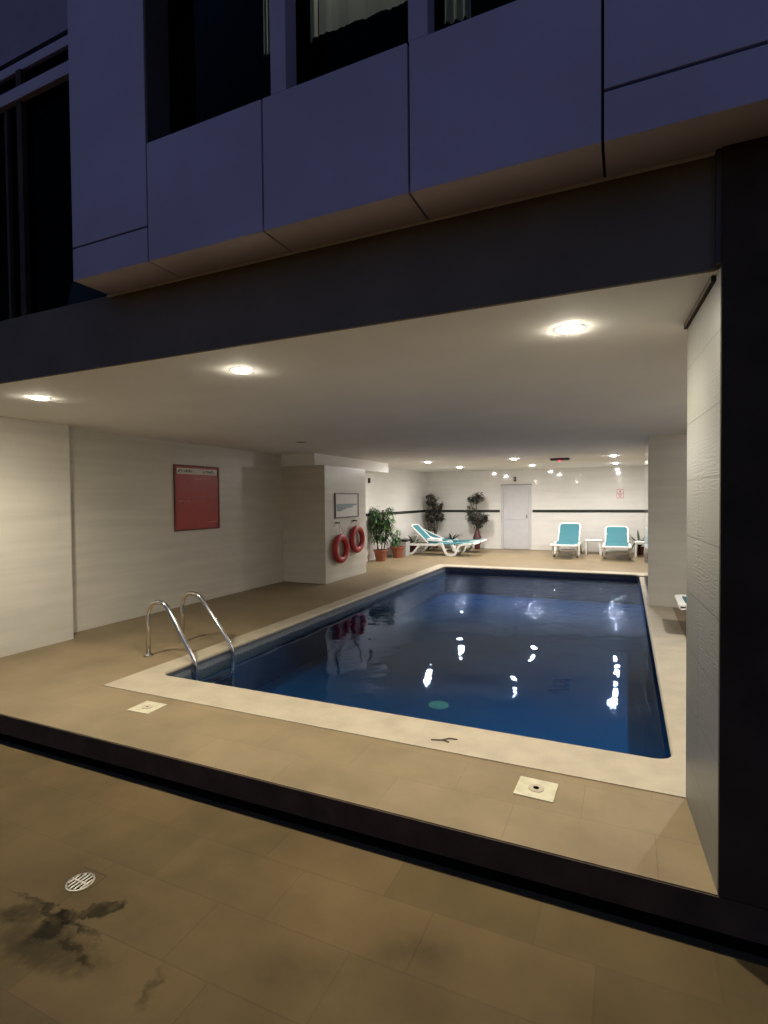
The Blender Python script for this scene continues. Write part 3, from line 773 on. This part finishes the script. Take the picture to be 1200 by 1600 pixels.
for path in canes:
    for q in range(3, len(path)):
        for _ in range(15 if q > 6 else 9):
            a_ = rnd.uniform(0, 6.28)
            leaf(lv, path[q] + Vector((0, 0, rnd.uniform(-.05, .05))), (math.cos(a_), math.sin(a_), rnd.uniform(.1, .8)), rnd.uniform(.15, .30), rnd.uniform(.026, .044), rnd.uniform(.8, 2.2), 4, mi=0 if rnd.random() < .45 else 1)
obj('stem', stems, M['stem'], t, smooth=True); obj('foliage', lv, [M['leaf_dark'], M['leaf_green']], t)
# small terracotta pot with drooping plant
t = thing('potted_plant', (-5.71, 13.55, 0), 'low trailing plant in a terracotta pot before the grey bin', 'potted plant', 'terracotta pots with plants')
pot('pot', t, .125, .185, .31, M['terracotta']); soil(t, .17, .28)
lv = bmesh.new(); stems = bmesh.new()
for k in range(9):
    a_ = rnd.uniform(2.0, 4.6); hh = rnd.uniform(.15, .5)
    path = smoothpath([(0, 0, .27), (.08 * math.cos(a_), .1 * math.sin(a_), .27 + hh * .7), (.14 * math.cos(a_), .2 * math.sin(a_), .27 + hh)], 5); tube(stems, path, .006, 5)
    for q in range(3, len(path)):
        for _ in range(3):
            b2_ = rnd.uniform(0, 6.28); leaf(lv, path[q], (math.cos(b2_), math.sin(b2_), .4), rnd.uniform(.1, .2), .03, 1.6, 3, mi=rnd.randint(0, 1))
obj('stem', stems, M['stem'], t); obj('foliage', lv, [M['leaf_dark'], M['leaf_green']], t)
# bin
t = thing('waste_bin', (-5.74, 13.98, 0), 'grey bin with a black lid between the terracotta pots and the loungers', 'bin')
bm = bmesh.new(); box(bm, -.17, .17, -.16, .16, .0, .42)
for v_ in bm.verts:
    if v_.co.z < .1: v_.co.x *= .9; v_.co.y *= .9
obj('body', bm, M['bin_grey'], t, bevel=.012); obj('lid', B((-.185, .185, -.175, .175, .42, .475)), M['lid_black'], t, bevel=.015)

# bushy artificial trees
def bushy_tree(name, loc, label, lobes, seed, vase):
    rnd = random.Random(seed)
    t = thing(name, loc, label, 'tree', 'dark bushy trees at the end wall')
    # maroon vase
    if vase:
        bm = bmesh.new(); lathe(bm, [(.085, 0), (.09, .14), (.15, .30), (.135, .36), (.07, .55), (.035, .68), (.03, .70)], 20); obj('vase', bm, M['vase'], t)
    else:
        bm = bmesh.new(); lathe(bm, [(.10, 0), (.13, .26), (.12, .27)], 20); obj('pot', bm, M['vase'], t)
    bm = bmesh.new(); z0 = .65 if vase else .25
    for k in range(4):
        lb = lobes[k % len(lobes)]; c_ = Vector(lb[:3])
        path = smoothpath([(.01 * k - .02, 0, z0), (c_.x * .3 + rnd.uniform(-.05, .05), c_.y * .3, (z0 + c_.z) / 2), c_], 5)
        tube(bm, path, .015, 6, radii=[.017 - .01 * q / len(path) for q in range(len(path))])
    obj('trunk', bm, M['stem'], t, smooth=True)
    lv = bmesh.new()
    for (x, y, z, rx, rz, nn) in lobes:
        tw = []
        for _ in range(nn // 7):     # twigs carry leaf clumps so the outline stays uneven
            a_ = rnd.uniform(0, 6.28); e_ = math.asin(rnd.uniform(-1, 1)); rr_ = rnd.uniform(.45, 1.08)
            cx_, cy_, cz_ = x + rx * rr_ * math.cos(a_) * math.cos(e_), y + rx * .75 * rr_ * math.sin(a_) * math.cos(e_), z + rz * rr_ * math.sin(e_)
            if cy_ > .33: cy_ = .33
            for _ in range(9):
                b2_ = rnd.uniform(0, 6.28)
                leaf(lv, (cx_ + rnd.gauss(0, .025), cy_ + rnd.gauss(0, .02), cz_ + rnd.gauss(0, .025)), (math.cos(b2_), math.sin(b2_), rnd.uniform(-.4, .9)), rnd.uniform(.05, .095), rnd.uniform(.032, .05), rnd.uniform(0, 1.2), 3,
                     mi=0 if rnd.random() < .7 else 1, fold=.3)
    obj('foliage', lv, [M['leaf_brown'], M['leaf_dark']], t)
    return t
bushy_tree('artificial_tree', (-5.68, 16.62, 0), 'dark brown green bushy tree in the left corner, behind the loungers',
           [(-.10, 0, 1.56, .20, .22, 420), (.10, 0, 1.30, .17, .16, 260), (-.12, 0, 1.08, .22, .26, 460), (.14, 0, 1.05, .19, .18, 320), (.24, 0, 1.42, .05, .05, 45), (-.12, 0, .78, .15, .2, 160)], 5, False)
bushy_tree('artificial_tree', (-4.27, 16.62, 0), 'dark bushy tree with two crowns in a maroon vase, left of the door',
           [(-.02, 0, 1.60, .20, .18, 420), (-.24, 0, 1.58, .06, .09, 70), (-.14, 0, 1.10, .20, .22, 400), (.15, 0, 1.0, .19, .21, 420), (.02, 0, .82, .16, .15, 260), (-.27, 0, 1.33, .04, .04, 30)], 9, True)
# strap-leaved plants
def strap_plant(loc, label, n_, size, seed, potr=.12):
    rnd = random.Random(seed)
    t = thing('strap_leaf_plant', loc, label, 'potted plant', 'low strap-leaved plants along the end walls')
    pot('pot', t, potr * .8, potr, .22, M['vase']); soil(t, potr * .9, .2)
    lv = bmesh.new()
    for k in range(n_):
        a_ = 2 * math.pi * k / n_ + rnd.uniform(-.3, .3)
        leaf(lv, (0, 0, .2), (math.cos(a_), math.sin(a_), rnd.uniform(.8, 3.0)), size * rnd.uniform(.6, 1.0), .065, rnd.uniform(.8, 2.4), 6, fold=.35)
    obj('foliage', lv, M['leaf_dark'], t); return t
strap_plant((-5.1, 16.6, 0), 'dark strap-leaved plant against the end wall between the two bushy trees', 15, .62, 21)
strap_plant((-5.82, 15.02, 0), 'dark strap-leaved plant behind the head of the nearer side-on lounger', 12, .55, 22)
strap_plant((.36, 16.45, 0), 'dark strap-leaved plant rising behind the white table at the right pillar', 15, .85, 23)
strap_plant((-5.72, 16.05, 0), 'dark strap-leaved plant by the side wall behind the raised back of the farther side-on lounger', 10, .6, 24)

# ------------------------------------------------------------------ world, camera
w = bpy.data.worlds.new('World'); sc.world = w; w.use_nodes = True; nt = w.node_tree
sky = nt.nodes.new('ShaderNodeTexSky'); sky.sky_type = 'NISHITA'; sky.sun_disc = False
sky.sun_elevation = R(2.2); sky.sun_rotation = R(0); sky.ozone_density = 3.0; sky.air_density = 1.2; sky.dust_density = .3
tint = mixc(nt, 1.0, sky.outputs[0], (.90, .80, 1.22), 'MULTIPLY')
nt.links.new(tint, nt.nodes['Background'].inputs[0]); nt.nodes['Background'].inputs[1].default_value = .14

cam = bpy.data.cameras.new('Camera'); co = bpy.data.objects.new('Camera', cam); COL.objects.link(co); sc.camera = co
f = 836.
Y = Vector((377, 23, -f)).normalized(); X = Vector((1855, -2, f)); X = (X - X.dot(Y) * Y).normalized(); Z = X.cross(Y)
m4 = Matrix(((X.x, X.y, X.z), (Y.x, Y.y, Y.z), (Z.x, Z.y, Z.z))).to_4x4(); m4.translation = Vector((0, 0, 1.6))
co.matrix_world = m4
cam.sensor_fit = 'VERTICAL'; cam.sensor_height = 36; cam.lens = f / 1600 * 36; cam.clip_end = 500; cam.clip_start = .05

sc.render.engine = 'CYCLES'
c = sc.cycles; c.use_denoising = True; c.max_bounces = 12; c.diffuse_bounces = 6; c.glossy_bounces = 5; c.transparent_max_bounces = 12
c.sample_clamp_indirect = 6; c.use_light_tree = True; c.caustics_reflective = False; c.caustics_refractive = False
vs = sc.view_settings; vs.view_transform = 'Standard'; vs.look = 'None'; vs.exposure = .58; vs.gamma = 1
sc.render.resolution_x = 768; sc.render.resolution_y = 1024
